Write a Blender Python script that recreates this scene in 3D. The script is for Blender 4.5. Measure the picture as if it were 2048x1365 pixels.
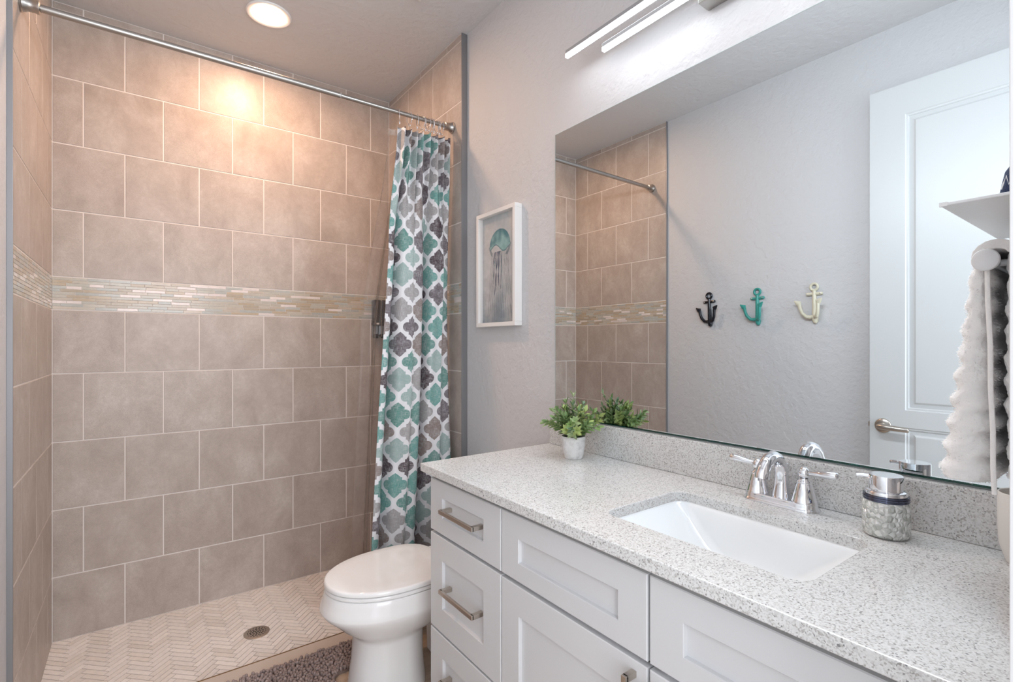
import bpy, bmesh, math, random
from math import sin, cos, pi, radians, sqrt
from mathutils import Vector, Matrix, noise
random.seed(7)
for o in list(bpy.data.objects): bpy.data.objects.remove(o)
SC = bpy.context.scene
COL = SC.collection
# ------------------------------------------------------------------ camera, world, exposure
YAW, FPX, HOR, CAMZ = .6421, 1004.77, 690.77, 1.269
cd = bpy.data.cameras.new('camera'); cam = bpy.data.objects.new('camera', cd); COL.objects.link(cam)
cam.location = (0, 0, CAMZ); cam.rotation_euler = (pi/2, 0, -YAW)
cd.sensor_width = 36; cd.lens = FPX/2048*36; cd.shift_y = (HOR-682.5)/2048
cd.clip_start = .02
SC.camera = cam
SC.view_settings.view_transform = 'Standard'; SC.view_settings.look = 'None'
SC.view_settings.gamma = 1; SC.view_settings.use_curve_mapping = False
SC.view_settings.exposure = 1.36
W = bpy.data.worlds.new('world'); SC.world = W; W.use_nodes = True
W.node_tree.nodes['Background'].inputs[0].default_value = (.86, .92, 1, 1)
W.node_tree.nodes['Background'].inputs[1].default_value = 1.0
LED_STR, LED_W, CAN_STR, FILL_W = 10.0, 3.2, 140.0, 14.0
def area_light(name, loc, rot, sx, sy, watts, color):
    l = bpy.data.lights.new(name, 'AREA'); l.shape = 'RECTANGLE'; l.size = sx; l.size_y = sy
    l.energy = watts; l.color = color
    o = bpy.data.objects.new(name, l); COL.objects.link(o); o.location = loc; o.rotation_euler = rot
    return o
# unseen fill lamp added outside the doorway, brightens the room from the front
area_light('doorway_fill', (.12, -1.1, 1.55), (radians(90), 0, 0), 1.2, 2.0, FILL_W, (.93, .96, 1))
# ------------------------------------------------------------------ dimensions
XL, XLP = -.2877, -.300          # tiled / painted left wall
XM, XS = 1.2562, 1.2266          # painted / tiled right wall
YB, YT = 2.8855, 2.035           # back wall, front edge of the tile
YF = .068                        # inner face of the doorway wall
ZC, FL = 2.74, .05               # ceiling, bathroom floor (shower pan is at 0)
XJ = .54                         # right door jamb
ZCT, XCF, YCE = .9016, .709, 1.426   # counter
# ------------------------------------------------------------------ helpers
def link(o, parent=None):
    COL.objects.link(o)
    if parent: o.parent = parent
    return o
def obj(name, bm, mats, parent=None, smooth=False, bevel=0, seg=2, angle=35):
    me = bpy.data.meshes.new(name)
    bmesh.ops.recalc_face_normals(bm, faces=bm.faces)
    bm.to_mesh(me); bm.free()
    for m in (mats if isinstance(mats, (list, tuple)) else [mats]): me.materials.append(m)
    if smooth:
        for p in me.polygons: p.use_smooth = True
    o = link(bpy.data.objects.new(name, me), parent)
    if bevel:
        md = o.modifiers.new('b', 'BEVEL'); md.width = bevel; md.segments = seg; md.limit_method = 'ANGLE'
        md.angle_limit = radians(40); md.harden_normals = False
    if smooth and angle:
        try:
            me.set_sharp_from_angle(angle=radians(angle))
        except Exception: pass
    return o
def empty(name, loc=(0, 0, 0), rz=0):
    o = bpy.data.objects.new(name, None); o.empty_display_size = .05; link(o)
    o.location = loc; o.rotation_euler = (0, 0, rz)
    return o
def tag(o, label=None, cat=None, group=None, kind=None):
    if label: o['label'] = label
    if cat: o['category'] = cat
    if group: o['group'] = group
    if kind: o['kind'] = kind
    return o
def thing(name, label, cat, loc=(0, 0, 0), rz=0, group=None):
    return tag(empty(name, loc, rz), label, cat, group)
def box(bm, x0, x1, y0, y1, z0, z1, mi=0):
    if x0 > x1: x0, x1 = x1, x0
    if y0 > y1: y0, y1 = y1, y0
    if z0 > z1: z0, z1 = z1, z0
    v = [bm.verts.new((x, y, z)) for x in (x0, x1) for y in (y0, y1) for z in (z0, z1)]
    fs = [bm.faces.new([v[i] for i in f]) for f in ((0, 1, 3, 2), (4, 6, 7, 5), (0, 4, 5, 1), (2, 3, 7, 6), (0, 2, 6, 4), (1, 5, 7, 3))]
    for f in fs: f.material_index = mi
    return fs
def tube(bm, pts, r, n=12, cap=True, mi=0, flat=1.0, flat_ax=None):
    """skin a tube along pts; r may be a list"""
    pts = [Vector(p) for p in pts]
    rs = r if isinstance(r, (list, tuple)) else [r]*len(pts)
    rings = []; up = None
    for i, p in enumerate(pts):
        t = (pts[min(i+1, len(pts)-1)]-pts[max(i-1, 0)]).normalized()
        if up is None:
            up = Vector((0, 0, 1)) if abs(t.z) < .9 else Vector((1, 0, 0))
            if flat_ax: up = Vector(flat_ax)
        a = t.cross(up).normalized(); up = a.cross(t).normalized()
        rings.append([bm.verts.new(p+(a*cos(2*pi*k/n)+up*sin(2*pi*k/n)*flat)*rs[i]) for k in range(n)])
    for i in range(len(rings)-1):
        for k in range(n):
            f = bm.faces.new((rings[i][k], rings[i][(k+1) % n], rings[i+1][(k+1) % n], rings[i+1][k])); f.material_index = mi
    if cap:
        for rg in (rings[0], rings[-1]):
            f = bm.faces.new(rg); f.material_index = mi
    return rings
def lathe(bm, prof, n=32, c=(0, 0, 0), axis='z', sx=1, sy=1, mi=0, cap0=True, cap1=True):
    """prof = [(r, h)], revolved around axis through c"""
    rings = []
    for r, h in prof:
        rg = []
        for k in range(n):
            a = 2*pi*k/n; u, v = r*cos(a)*sx, r*sin(a)*sy
            p = {'z': (u, v, h), 'x': (h, u, v), 'y': (u, h, v)}[axis]
            rg.append(bm.verts.new(Vector(p)+Vector(c)))
        rings.append(rg)
    for i in range(len(rings)-1):
        for k in range(n):
            f = bm.faces.new((rings[i][k], rings[i][(k+1) % n], rings[i+1][(k+1) % n], rings[i+1][k])); f.material_index = mi
    if cap0: bm.faces.new(rings[0]).material_index = mi
    if cap1: bm.faces.new(rings[-1]).material_index = mi
    return rings
def loft(bm, rings, cap0=True, cap1=True, mi=0, closed=True):
    vr = [[bm.verts.new(p) for p in rg] for rg in rings]
    n = len(vr[0])
    for i in range(len(vr)-1):
        for k in range(n if closed else n-1):
            f = bm.faces.new((vr[i][k], vr[i][(k+1) % n], vr[i+1][(k+1) % n], vr[i+1][k])); f.material_index = mi
    if cap0: bm.faces.new(vr[0]).material_index = mi
    if cap1: bm.faces.new(vr[-1]).material_index = mi
    return vr
def grid(bm, fn, nu, nv, uvfn=None):
    vs = [[bm.verts.new(fn(i/nu, j/nv)) for i in range(nu+1)] for j in range(nv+1)]
    uvl = bm.loops.layers.uv.new('UVMap') if uvfn else None
    for j in range(nv):
        for i in range(nu):
            f = bm.faces.new((vs[j][i], vs[j][i+1], vs[j+1][i+1], vs[j+1][i]))
            if uvl:
                for l, (a, b) in zip(f.loops, ((i, j), (i+1, j), (i+1, j+1), (i, j+1))): l[uvl].uv = uvfn(a/nu, b/nv)
    return vs
# ------------------------------------------------------------------ materials
class NT:
    def __init__(s, name):
        s.m = bpy.data.materials.new(name); s.m.use_nodes = True; s.t = s.m.node_tree
        s.b = s.t.nodes['Principled BSDF']
    def n(s, typ, **kw):
        nd = s.t.nodes.new(typ)
        for k, v in kw.items():
            if k.startswith('i_'):
                k = k[2:]; k = int(k) if k.isdigit() else k.replace('_', ' ')
                nd.inputs[k].default_value = v
            else: setattr(nd, k, v)
        return nd
    def l(s, a, b, ao=0, bi=0):
        s.t.links.new(a.outputs[ao] if hasattr(a, 'outputs') else a, b.inputs[bi] if hasattr(b, 'inputs') else b)
    def math(s, op, a, b=None, c=None):
        nd = s.n('ShaderNodeMath', operation=op)
        for i, v in enumerate((a, b, c)):
            if v is None: continue
            if isinstance(v, (int, float)): nd.inputs[i].default_value = v
            else: s.t.links.new(v, nd.inputs[i])
        return nd.outputs[0]
    def mix(s, fac, a, b, mode='MIX'):
        nd = s.n('ShaderNodeMix', data_type='RGBA', blend_type=mode)
        for i, v in ((0, fac), (6, a), (7, b)):
            if isinstance(v, (int, float)): nd.inputs[i].default_value = v
            elif isinstance(v, (tuple, list)): nd.inputs[i].default_value = (*v[:3], 1)
            else: s.t.links.new(v, nd.inputs[i])
        return nd.outputs[2]
    def ramp(s, fac, stops, interp='LINEAR'):
        nd = s.n('ShaderNodeValToRGB'); cr = nd.color_ramp; cr.interpolation = interp
        while len(cr.elements) < len(stops): cr.elements.new(.5)
        for e, (p, c) in zip(cr.elements, stops):
            e.position = p; e.color = (*c, 1) if len(c) == 3 else c
        s.t.links.new(fac, nd.inputs[0]); return nd.outputs[0]
    def noise(s, vec, scale, detail=3, rough=.5, out=0, dist=0):
        nd = s.n('ShaderNodeTexNoise'); nd.inputs['Scale'].default_value = scale; nd.inputs['Detail'].default_value = detail
        nd.inputs['Roughness'].default_value = rough; nd.inputs['Distortion'].default_value = dist
        if vec is not None: s.t.links.new(vec, nd.inputs['Vector'])
        return nd.outputs[out]
    def bump(s, h, strength, dist=.01, normal=None):
        nd = s.n('ShaderNodeBump'); nd.inputs['Strength'].default_value = strength; nd.inputs['Distance'].default_value = dist
        s.t.links.new(h, nd.inputs['Height'])
        if normal: s.t.links.new(normal, nd.inputs['Normal'])
        s.t.links.new(nd.outputs[0], s.b.inputs['Normal']); return nd.outputs[0]
    def coord(s, which='Object'):
        return s.n('ShaderNodeTexCoord').outputs[which]
    def mapping(s, vec, scale=(1, 1, 1), rot=(0, 0, 0), loc=(0, 0, 0)):
        nd = s.n('ShaderNodeMapping'); nd.inputs['Scale'].default_value = scale; nd.inputs['Rotation'].default_value = rot
        nd.inputs['Location'].default_value = loc; s.t.links.new(vec, nd.inputs[0]); return nd.outputs[0]
    def set(s, **kw):
        for k, v in kw.items():
            k = k.replace('_', ' ')
            if isinstance(v, (tuple, list)) and len(v) == 3: v = (*v, 1)
            if isinstance(v, (int, float, tuple, list)): s.b.inputs[k].default_value = v
            else: s.t.links.new(v, s.b.inputs[k])
        return s
def plain(name, col, rough=.5, metal=0, bump=0, bscale=200, **kw):
    t = NT(name); t.set(Base_Color=col, Roughness=rough, Metallic=metal, **kw)
    c = t.coord()
    nz = t.noise(c, bscale, 2)
    if bump: t.bump(nz, bump, .002)
    else:
        r = t.math('MULTIPLY_ADD', nz, .06, rough-.03); t.t.links.new(r, t.b.inputs['Roughness'])
    return t.m
def paint_wall(name, col, bump=.28, scale=90):
    t = NT(name); c = t.coord()
    n1 = t.noise(c, scale, 4, .6); n2 = t.noise(c, scale*.35, 3, .5)
    h = t.math('ADD', t.math('MULTIPLY', n1, .6), t.ramp(n2, [(.42, (0, 0, 0)), (.58, (1, 1, 1))]))
    t.set(Base_Color=col, Roughness=.62); t.bump(h, bump, .0035)
    return t.m
M = {}
M['wall'] = paint_wall('wall_paint', (.595, .587, .595))
M['ceil'] = paint_wall('ceiling_paint', (.62, .62, .63), .3, 70)
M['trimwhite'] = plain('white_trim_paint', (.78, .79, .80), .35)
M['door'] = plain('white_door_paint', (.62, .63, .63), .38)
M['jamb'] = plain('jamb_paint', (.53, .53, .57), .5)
M['cabinet'] = plain('white_cabinet_paint', (.62, .62, .63), .36)
M['cabin'] = plain('cabinet_inside', (.60, .60, .61), .5)
M['porcelain'] = plain('glazed_porcelain', (.84, .825, .815), .07)
M['sinkwhite'] = plain('white_glazed_sink', (.83, .85, .86), .08)
M['chrome'] = plain('polished_chrome', (.86, .87, .90), .05, 1)
M['nickel'] = plain('brushed_nickel', (.52, .47, .42), .30, 1)
M['rodnickel'] = plain('satin_nickel', (.44, .42, .40), .34, 1)
M['steel'] = plain('steel_edge_trim', (.30, .30, .31), .45, .7)
for l_ in list(M['steel'].node_tree.links): M['steel'].node_tree.links.remove(l_) if l_.to_socket.name == 'Roughness' else None
M['darksteel'] = plain('drain_steel', (.55, .48, .42), .4, 1)
M['housing'] = plain('satin_grey_housing', (.30, .30, .31), .5)
M['black'] = plain('black_enamel', (.008, .009, .014), .18)
M['hole'] = plain('dark_hole', (.01, .01, .01), .8)
M['teal'] = plain('teal_enamel', (.045, .30, .26), .28)
M['cream'] = plain('distressed_cream_enamel', (.68, .64, .50), .45)
M['screw'] = plain('screw_head', (.75, .72, .68), .3, 1)
M['white'] = plain('white_plastic', (.80, .80, .80), .4)
M['frame'] = plain('white_picture_frame', (.80, .78, .76), .4)
M['grout'] = plain('wall_grout', (.76, .70, .66), .8, bump=.2)
M['pgrout'] = plain('pan_grout', (.34, .28, .25), .85)
M['cup'] = plain('ivory_ceramic', (.80, .77, .73), .35)
M['soil'] = plain('moss_filler', (.03, .05, .015), .9)
M['navy'] = plain('navy_terry', (.016, .028, .075), .9, bump=1, bscale=500)
M['brown'] = plain('dark_bronze_plastic', (.035, .026, .024), .25)
M['label'] = plain('white_label', (.8, .8, .8), .5)
def tile_mat():
    t = NT('stone_look_tile'); c = t.coord()
    at = t.n('ShaderNodeAttribute', attribute_name='rnd')
    off = t.n('ShaderNodeVectorMath', operation='MULTIPLY_ADD')
    t.l(at, off, 0, 0); off.inputs[1].default_value = (37, 23, 51); t.t.links.new(c, off.inputs[2])
    v = off.outputs[0]
    m = t.mapping(v, (1.5, 1.5, 1), (.9, .7, .4))
    n1 = t.noise(m, 5.0, 8, .68, dist=.35); n2 = t.noise(v, 55, 5, .75); n3 = t.noise(v, 420, 2, .6)
    base = t.ramp(n1, [(.28, (.39, .325, .285)), (.5, (.50, .43, .385)), (.70, (.61, .545, .50))])
    b2 = t.mix(t.ramp(n2, [(.35, (0, 0, 0)), (.75, (1, 1, 1))]), base, (.40, .335, .29))
    nd = t.mix(.55, base, b2)
    sp = t.ramp(n3, [(.3, (.86, .86, .86)), (.7, (1.06, 1.06, 1.06))])
    col = t.mix(1.0, nd, sp, 'MULTIPLY')
    t.set(Base_Color=col, Roughness=.36, Specular_IOR_Level=.45)
    rr = t.math('MULTIPLY_ADD', n2, .16, .28); t.t.links.new(rr, t.b.inputs['Roughness'])
    t.bump(t.math('ADD', n2, t.math('MULTIPLY', n3, .3)), .12, .003)
    return t.m
M['tile'] = tile_mat()
def attr_mat(name, rough, fac=1.0, spec=.5, bump=0, bs=300):
    t = NT(name); a = t.n('ShaderNodeAttribute', attribute_name='col')
    n = t.noise(t.coord(), 60, 3)
    col = t.mix(1.0, a.outputs[0], t.ramp(n, [(.3, (.93, .93, .93)), (.7, (1.03, 1.03, 1.03))]), 'MULTIPLY')
    t.set(Base_Color=col, Roughness=rough, Specular_IOR_Level=spec)
    if bump: t.bump(t.noise(t.coord(), bs, 3), bump, .002)
    return t.m
M['mosaic'] = attr_mat('glass_and_stone_mosaic', .16)
M['pan'] = attr_mat('limestone_herringbone_tile', .5, bump=.1)
M['leaf'] = attr_mat('variegated_leaf', .5)
M['leaf'].node_tree.nodes['Principled BSDF'].inputs['Subsurface Weight'].default_value = 0
M['print'] = attr_mat('watercolour_print', .6)
M['chenille'] = attr_mat('taupe_chenille', .95, spec=.1, bump=.8, bs=900)
def quartz(name):
    t = NT(name); c = t.coord()
    def vor(scale, rnd=1.0):
        v = t.n('ShaderNodeTexVoronoi', feature='F1'); v.inputs['Scale'].default_value = scale; v.inputs['Randomness'].default_value = rnd
        w = t.n('ShaderNodeVectorMath', operation='ADD'); nn = t.noise(c, 90, 2, out=1)
        sc = t.n('ShaderNodeVectorMath', operation='SCALE'); sc.inputs[3].default_value = .006
        t.t.links.new(nn, sc.inputs[0]); t.t.links.new(c, w.inputs[0]); t.l(sc, w, 0, 1)
        t.l(w, v, 0, 0); return v
    v1 = vor(430); s1 = t.n('ShaderNodeSeparateColor'); t.l(v1, s1, 1, 0)
    base = t.ramp(s1.outputs[0], [(0, (.72, .72, .71)), (.30, (.66, .66, .65)), (.52, (.58, .57, .56)), (.70, (.44, .43, .42)), (.82, (.34, .31, .29)), (.90, (.76, .76, .76)), (.955, (.16, .145, .13)), (.985, (.035, .035, .045))], 'CONSTANT')
    v2 = vor(210); s2 = t.n('ShaderNodeSeparateColor'); t.l(v2, s2, 1, 0)
    big = t.ramp(s2.outputs[1], [(0, (0, 0, 0)), (.93, (1, 1, 1))], 'CONSTANT')
    bigc = t.ramp(s2.outputs[2], [(0, (.42, .41, .40)), (.4, (.30, .28, .27)), (.75, (.5, .47, .44)), (.93, (.05, .05, .06))], 'CONSTANT')
    near = t.math('LESS_THAN', v2.outputs[0], .0021*210*.75)
    col = t.mix(t.math('MULTIPLY', big, near), base, bigc)
    soft = t.mix(.32, col, (.68, .68, .675))
    t.set(Base_Color=soft, Roughness=.16, Specular_IOR_Level=.5)
    return t.m
M['quartz'] = quartz('speckled_quartz')
def floor_mat():
    t = NT('tan_wood_look_floor'); c = t.coord()
    br = t.n('ShaderNodeTexBrick'); br.offset = .33
    for k, v in (('Scale', 1), ('Mortar Size', .0025), ('Brick Width', .6), ('Row Height', .15), ('Bias', 0)): br.inputs[k].default_value = v
    br.inputs['Color1'].default_value = (.40, .29, .21, 1); br.inputs['Color2'].default_value = (.50, .38, .28, 1); br.inputs['Mortar'].default_value = (.30, .24, .19, 1)
    t.t.links.new(c, br.inputs['Vector'])
    n = t.noise(t.mapping(c, (3, 40, 1)), 2, 5, .6)
    col = t.mix(.35, br.outputs[0], t.ramp(n, [(.3, (.28, .20, .14)), (.7, (.62, .50, .40))]))
    t.set(Base_Color=col, Roughness=.3); return t.m
M['floor'] = floor_mat()
M['curb'] = plain('cream_threshold_tile', (.58, .49, .42), .4)
M['brass'] = plain('bronze_edge_strip', (.33, .22, .12), .35, 1)
def concrete():
    t = NT('whitewashed_pot'); c = t.coord()
    n = t.noise(c, 60, 5, .7)
    t.set(Base_Color=t.ramp(n, [(.28, (.45, .44, .44)), (.42, (.66, .65, .64)), (.6, (.76, .75, .74))]), Roughness=.7)
    t.bump(n, .25, .002); return t.m
M['pot'] = concrete()
def towel_mat():
    t = NT('white_plush_terry'); c = t.coord()
    t.set(Base_Color=(.96, .945, .93), Roughness=.95, Specular_IOR_Level=.1)
    t.b.inputs['Sheen Weight'].default_value = .4
    t.bump(t.noise(c, 420, 4, .7), .45, .004); return t.m
M['towel'] = towel_mat()
def glass(name, col=(1, 1, 1), rough=0., bump=False, ior=1.45):
    t = NT(name); t.set(Base_Color=col, Roughness=rough, Transmission_Weight=1., IOR=ior)
    if bump:
        v = t.n('ShaderNodeTexVoronoi', feature='DISTANCE_TO_EDGE'); v.inputs['Scale'].default_value = 75
        t.t.links.new(t.coord(), v.inputs['Vector']); t.bump(t.ramp(v.outputs[0], [(0, (0, 0, 0)), (.35, (1, 1, 1))]), .55, .0045)
    return t.m
def jar_mat():
    t = NT('mosaic_pressed_glass'); v = t.n('ShaderNodeTexVoronoi', feature='F1'); v.inputs['Scale'].default_value = 115
    t.t.links.new(t.coord(), v.inputs['Vector']); sc = t.n('ShaderNodeSeparateColor'); t.l(v, sc, 1, 0)
    col = t.ramp(sc.outputs[0], [(0, (.58, .60, .56)), (.3, (.82, .84, .80)), (.6, (.95, .96, .92)), (.85, (1, 1, .98))], 'CONSTANT')
    t.set(Base_Color=col, Roughness=.08, Transmission_Weight=.12, IOR=1.45)
    w = t.n('ShaderNodeTexVoronoi', feature='DISTANCE_TO_EDGE'); w.inputs['Scale'].default_value = 115; t.t.links.new(t.coord(), w.inputs['Vector'])
    t.bump(t.ramp(w.outputs[0], [(0, (0, 0, 0)), (.3, (1, 1, 1))]), .8, .004); return t.m
M['jar'] = jar_mat()
M['greenglass'] = glass('green_glass_edge', (.05, .22, .18), .05)
def film(name, alpha, col, rough=.08, refl=.5):
    t = NT(name)
    tr = t.n('ShaderNodeBsdfTransparent'); tr.inputs[0].default_value = (*col, 1)
    gl = t.n('ShaderNodeBsdfGlossy'); gl.inputs[1].default_value = rough
    df = t.n('ShaderNodeBsdfDiffuse'); df.inputs[0].default_value = (.75, .7, .66, 1)
    m1 = t.n('ShaderNodeMixShader'); m2 = t.n('ShaderNodeMixShader')
    lw = t.n('ShaderNodeLayerWeight'); lw.inputs[0].default_value = .25
    f = t.math('MULTIPLY', lw.outputs[0], refl)
    t.t.links.new(f, m1.inputs[0]); t.l(tr, m1, 0, 1); t.l(gl, m1, 0, 2)
    m2.inputs[0].default_value = alpha; t.l(m1, m2, 0, 1); t.l(df, m2, 0, 2)
    t.l(m2, t.t.nodes['Material Output'], 0, 0)
    nz = t.n('ShaderNodeBump'); nz.inputs['Strength'].default_value = .3; nz.inputs['Distance'].default_value = .01
    t.t.links.new(t.noise(t.coord(), 18, 3), nz.inputs['Height']); t.l(nz, gl, 0, 2)
    return t.m
M['liner'] = film('clear_vinyl', .07, (.93, .91, .90))
M['pane'] = film('picture_glass', 0.0, (.98, .98, .98), .05, .10)
def mirror_mat():
    t = NT('mirror_silver'); t.set(Base_Color=(.74, .785, .81), Metallic=1., Roughness=.0)
    n = t.noise(t.coord(), 3, 1); r = t.math('MULTIPLY', n, .004); t.t.links.new(r, t.b.inputs['Roughness']); return t.m
M['mirror'] = mirror_mat()
def emit(name, col, s):
    t = NT(name); e = t.n('ShaderNodeEmission'); e.inputs[0].default_value = (*col, 1); e.inputs[1].default_value = s
    t.l(e, t.t.nodes['Material Output'], 0, 0); return t.m
M['led'] = emit('cool_led_diffuser', (.89, .95, 1), LED_STR)
M['can'] = emit('warm_can_lens', (1, .62, .40), CAN_STR)
def curtain_mat():
    """Moroccan trellis print drawn from the cloth's own UV (metres)"""
    t = NT('trellis_print_curtain'); uv = t.coord('UV')
    P, Q = .119, .155
    sx = t.n('ShaderNodeSeparateXYZ'); t.t.links.new(uv, sx.inputs[0])
    inside = None; seed = None
    ln = t.math
    for ox, oy in ((0, 0), (.5, .5)):
        a = ln('ADD', ln('DIVIDE', sx.outputs[0], P), ox+100.0); b = ln('ADD', ln('DIVIDE', sx.outputs[1], Q), oy+100.0)
        fa, fb = ln('FLOOR', a), ln('FLOOR', b)
        x = ln('ABSOLUTE', ln('MULTIPLY', ln('SUBTRACT', ln('FRACT', a), .5), P)); y = ln('ABSOLUTE', ln('MULTIPLY', ln('SUBTRACT', ln('FRACT', b), .5), Q))
        dx = ln('SUBTRACT', x, .0290)
        lobe = ln('LESS_THAN', ln('SQRT', ln('ADD', ln('MULTIPLY', dx, dx), ln('MULTIPLY', y, y))), .0215)
        rect = ln('MULTIPLY', ln('LESS_THAN', x, .0260), ln('LESS_THAN', y, .0345))
        # pointed ogee cap
        yy = ln('MAXIMUM', ln('DIVIDE', ln('SUBTRACT', y, .0330), .022), 0.0)
        cap = ln('LESS_THAN', ln('ADD', ln('DIVIDE', x, .0215), ln('POWER', yy, 1.25)), 1.0)
        ins = ln('MAXIMUM', ln('MAXIMUM', lobe, rect), cap)
        cx = t.n('ShaderNodeCombineXYZ'); t.t.links.new(fa, cx.inputs[0]); t.t.links.new(fb, cx.inputs[1]); cx.inputs[2].default_value = ox*7
        wn = t.n('ShaderNodeTexWhiteNoise', noise_dimensions='3D'); t.l(cx, wn)
        sv = ln('MULTIPLY', wn.outputs[0], ins)
        inside = ins if inside is None else ln('MAXIMUM', inside, ins)
        seed = sv if seed is None else ln('ADD', seed, sv)
    col = t.ramp(seed, [(0, (.055, .030, .040)), (.15, (.12, .31, .28)), (.36, (.30, .40, .38)), (.50, (.13, .105, .12)), (.62, (.24, .185, .17)), (.75, (.33, .31, .31)), (.88, (.10, .25, .22))], 'CONSTANT')
    m1 = t.noise(t.mapping(uv, (900, 45, 1)), 1, 2, .6); m2 = t.noise(t.mapping(uv, (45, 900, 1)), 1, 2, .6)
    hatch = t.ramp(t.math('MAXIMUM', m1, m2), [(.50, (0, 0, 0)), (.66, (1, 1, 1))])
    big = t.ramp(t.noise(uv, 30, 2), [(.3, (.25, .25, .25)), (.7, (.85, .85, .85))])
    c2 = t.mix(t.math('MULTIPLY', hatch, big), col, (.62, .62, .62))
    fin = t.mix(inside, (.74, .73, .745), c2)
    t.set(Base_Color=fin, Roughness=.8, Specular_IOR_Level=.2)
    t.bump(t.math('ADD', m1, m2), .15, .001)
    return t.m
M['curtain'] = curtain_mat()
# ------------------------------------------------------------------ room shell
def struct(name, bm, m, parent=None, **k):
    o = obj(name, bm, m, parent, **k)
    if parent is None: tag(o, kind='structure')
    return o
bm = bmesh.new(); box(bm, XLP-.12, XM+.12, -2.2, 2.132, -.12, FL); struct('floor', bm, M['floor'])
bm = bmesh.new(); box(bm, XLP-.12, XM+.12, -.05, YB+.12, ZC, ZC+.1); struct('ceiling', bm, M['ceil'])
GAPW = .0052
Z1, Z2, Z3, Z4, Z5, Z6, Z7, Z8, Z9, ZS = 2.4213, 2.1364, 1.8502, 1.5638, 1.4213, 1.1461, .8521, .5618, .2753, 2.7075
ROWS = [(Z1, ZS, 1), (Z2, Z1, 0), (Z3, Z2, 1), (Z4, Z3, 0), (Z6, Z5, 1), (Z7, Z6, 0), (Z8, Z7, 1), (Z9, Z8, 0), (0.0, Z9, 1), (ZS, ZC, 0)]
def tile_slab(bm, P, u0, u1, z0, z1, d, mi, lay, rv, ch=.0012):
    """P(u, z, depth) -> point; slab with a small chamfered rim"""
    g = GAPW/2; a, b, c, e = u0+g, u1-g, z0+g, z1-g
    if b-a < .004 or e-c < .004: return
    ch = min(ch, (e-c)/4, (b-a)/4)
    r0 = [bm.verts.new(P(u, z, -.001)) for u, z in ((a, c), (b, c), (b, e), (a, e))]
    r1 = [bm.verts.new(P(u, z, d-ch*.8)) for u, z in ((a, c), (b, c), (b, e), (a, e))]
    r2 = [bm.verts.new(P(u, z, d)) for u, z in ((a+ch, c+ch), (b-ch, c+ch), (b-ch, e-ch), (a+ch, e-ch))]
    fs = [bm.faces.new(r2)]
    for A, B in ((r0, r1), (r1, r2)):
        for k in range(4): fs.append(bm.faces.new((A[k], A[(k+1) % 4], B[(k+1) % 4], B[k])))
    for f in fs:
        f.material_index = mi
        for v in f.verts: v[lay] = rv
MOS = [(.78, .70, .67), (.54, .47, .39), (.49, .47, .41), (.50, .41, .30), (.48, .49, .46), (.45, .38, .29), (.52, .48, .41), (.45, .46, .43)]
MOSW = [1.1, 1.6, 1.6, 1.5, 1.2, 1.2, 1.4, .9]
def tiled(name, P, u0, u1, even, odd, parent=None, seed=1):
    rd = random.Random(seed)
    bm = bmesh.new(); lr = bm.verts.layers.float_vector.new('rnd')
    d = .0016
    for z0, z1, par in ROWS:
        cs = [u0]+[c for c in (odd if par else even) if u0+.01 < c < u1-.01]+[u1]
        for a, b in zip(cs, cs[1:]):
            tile_slab(bm, P, a, b, z0, z1, d, 0, lr, Vector((rd.random(), rd.random(), rd.random())))
    # grout bed
    q = [bm.verts.new(P(u, z, 0)) for u, z in ((u0, -.02), (u1, -.02), (u1, ZC), (u0, ZC))]
    f = bm.faces.new(q); f.material_index = 1
    o = obj(name, bm, [M['tile'], M['grout']], parent)
    # mosaic band as its own surface piece
    bm = bmesh.new(); lc = bm.verts.layers.float_color.new('col')
    n = 11; h = (Z4-Z5-.004)/n
    global GAPW
    keep = GAPW; GAPW = .0016
    for r in range(n):
        z0 = Z5+.002+r*h; u = u0-rd.choice((.01, .03, .05))
        while u < u1:
            w = .076 if rd.random() < .8 else .05
            c = rd.choices(MOS, MOSW)[0]; k = rd.uniform(.93, 1.05)
            tile_slab(bm, P, max(u, u0), min(u+w, u1), z0, z0+h, d, 0, lc, (c[0]*k, c[1]*k, c[2]*k, 1), .0006)
            u += w
    GAPW = keep
    m = obj('mosaic_band', bm, M['mosaic'], o)
    return o
cb = [XL+.1026+.144*k for k in range(-2, 12)]
EV, OD = cb[0::2], cb[1::2]
# back wall
bm = bmesh.new(); box(bm, XLP-.12, XM+.12, YB+.0017, YB+.12, -.12, ZC); wb = struct('wall_back', bm, M['grout'])
tiled('wall_tiling', lambda u, z, d: Vector((u, YB+.0016-d, z)), XL, XS, EV, OD, wb, 1)
# left wall: paint + tiled cladding
bm = bmesh.new(); box(bm, XLP-.12, XLP, -.05, YB+.12, -.12, ZC); wl = struct('wall_left', bm, M['wall'])
bm = bmesh.new(); box(bm, XLP, XL-.0017, YT+.002, YB+.003, -.02, ZC); obj('tile_backing', bm, M['grout'], wl)
# even row parity -> columns (measured from the back corner)
lb = [YB-.130-.1435*k for k in range(0, 6)]
tiled('wall_tiling', lambda u, z, d: Vector((XL-.0016+d, u, z)), YT+.003, YB, sorted(lb[1::2]), sorted(lb[0::2]), wl, 2)
# right wall
bm = bmesh.new(); box(bm, XM, XM+.12, -.05, YB+.12, -.12, ZC); wr = struct('wall_right', bm, M['wall'])
bm = bmesh.new(); box(bm, XS+.0017, XM, YT+.002, YB+.003, -.02, ZC); obj('tile_backing', bm, M['grout'], wr)
rb = [YB-.122-.1465*k for k in range(0, 6)]
tiled('wall_tiling', lambda u, z, d: Vector((XS+.0016-d, u, z)), YT+.003, YB, sorted(rb[0::2]), sorted(rb[1::2]), wr, 3)
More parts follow.
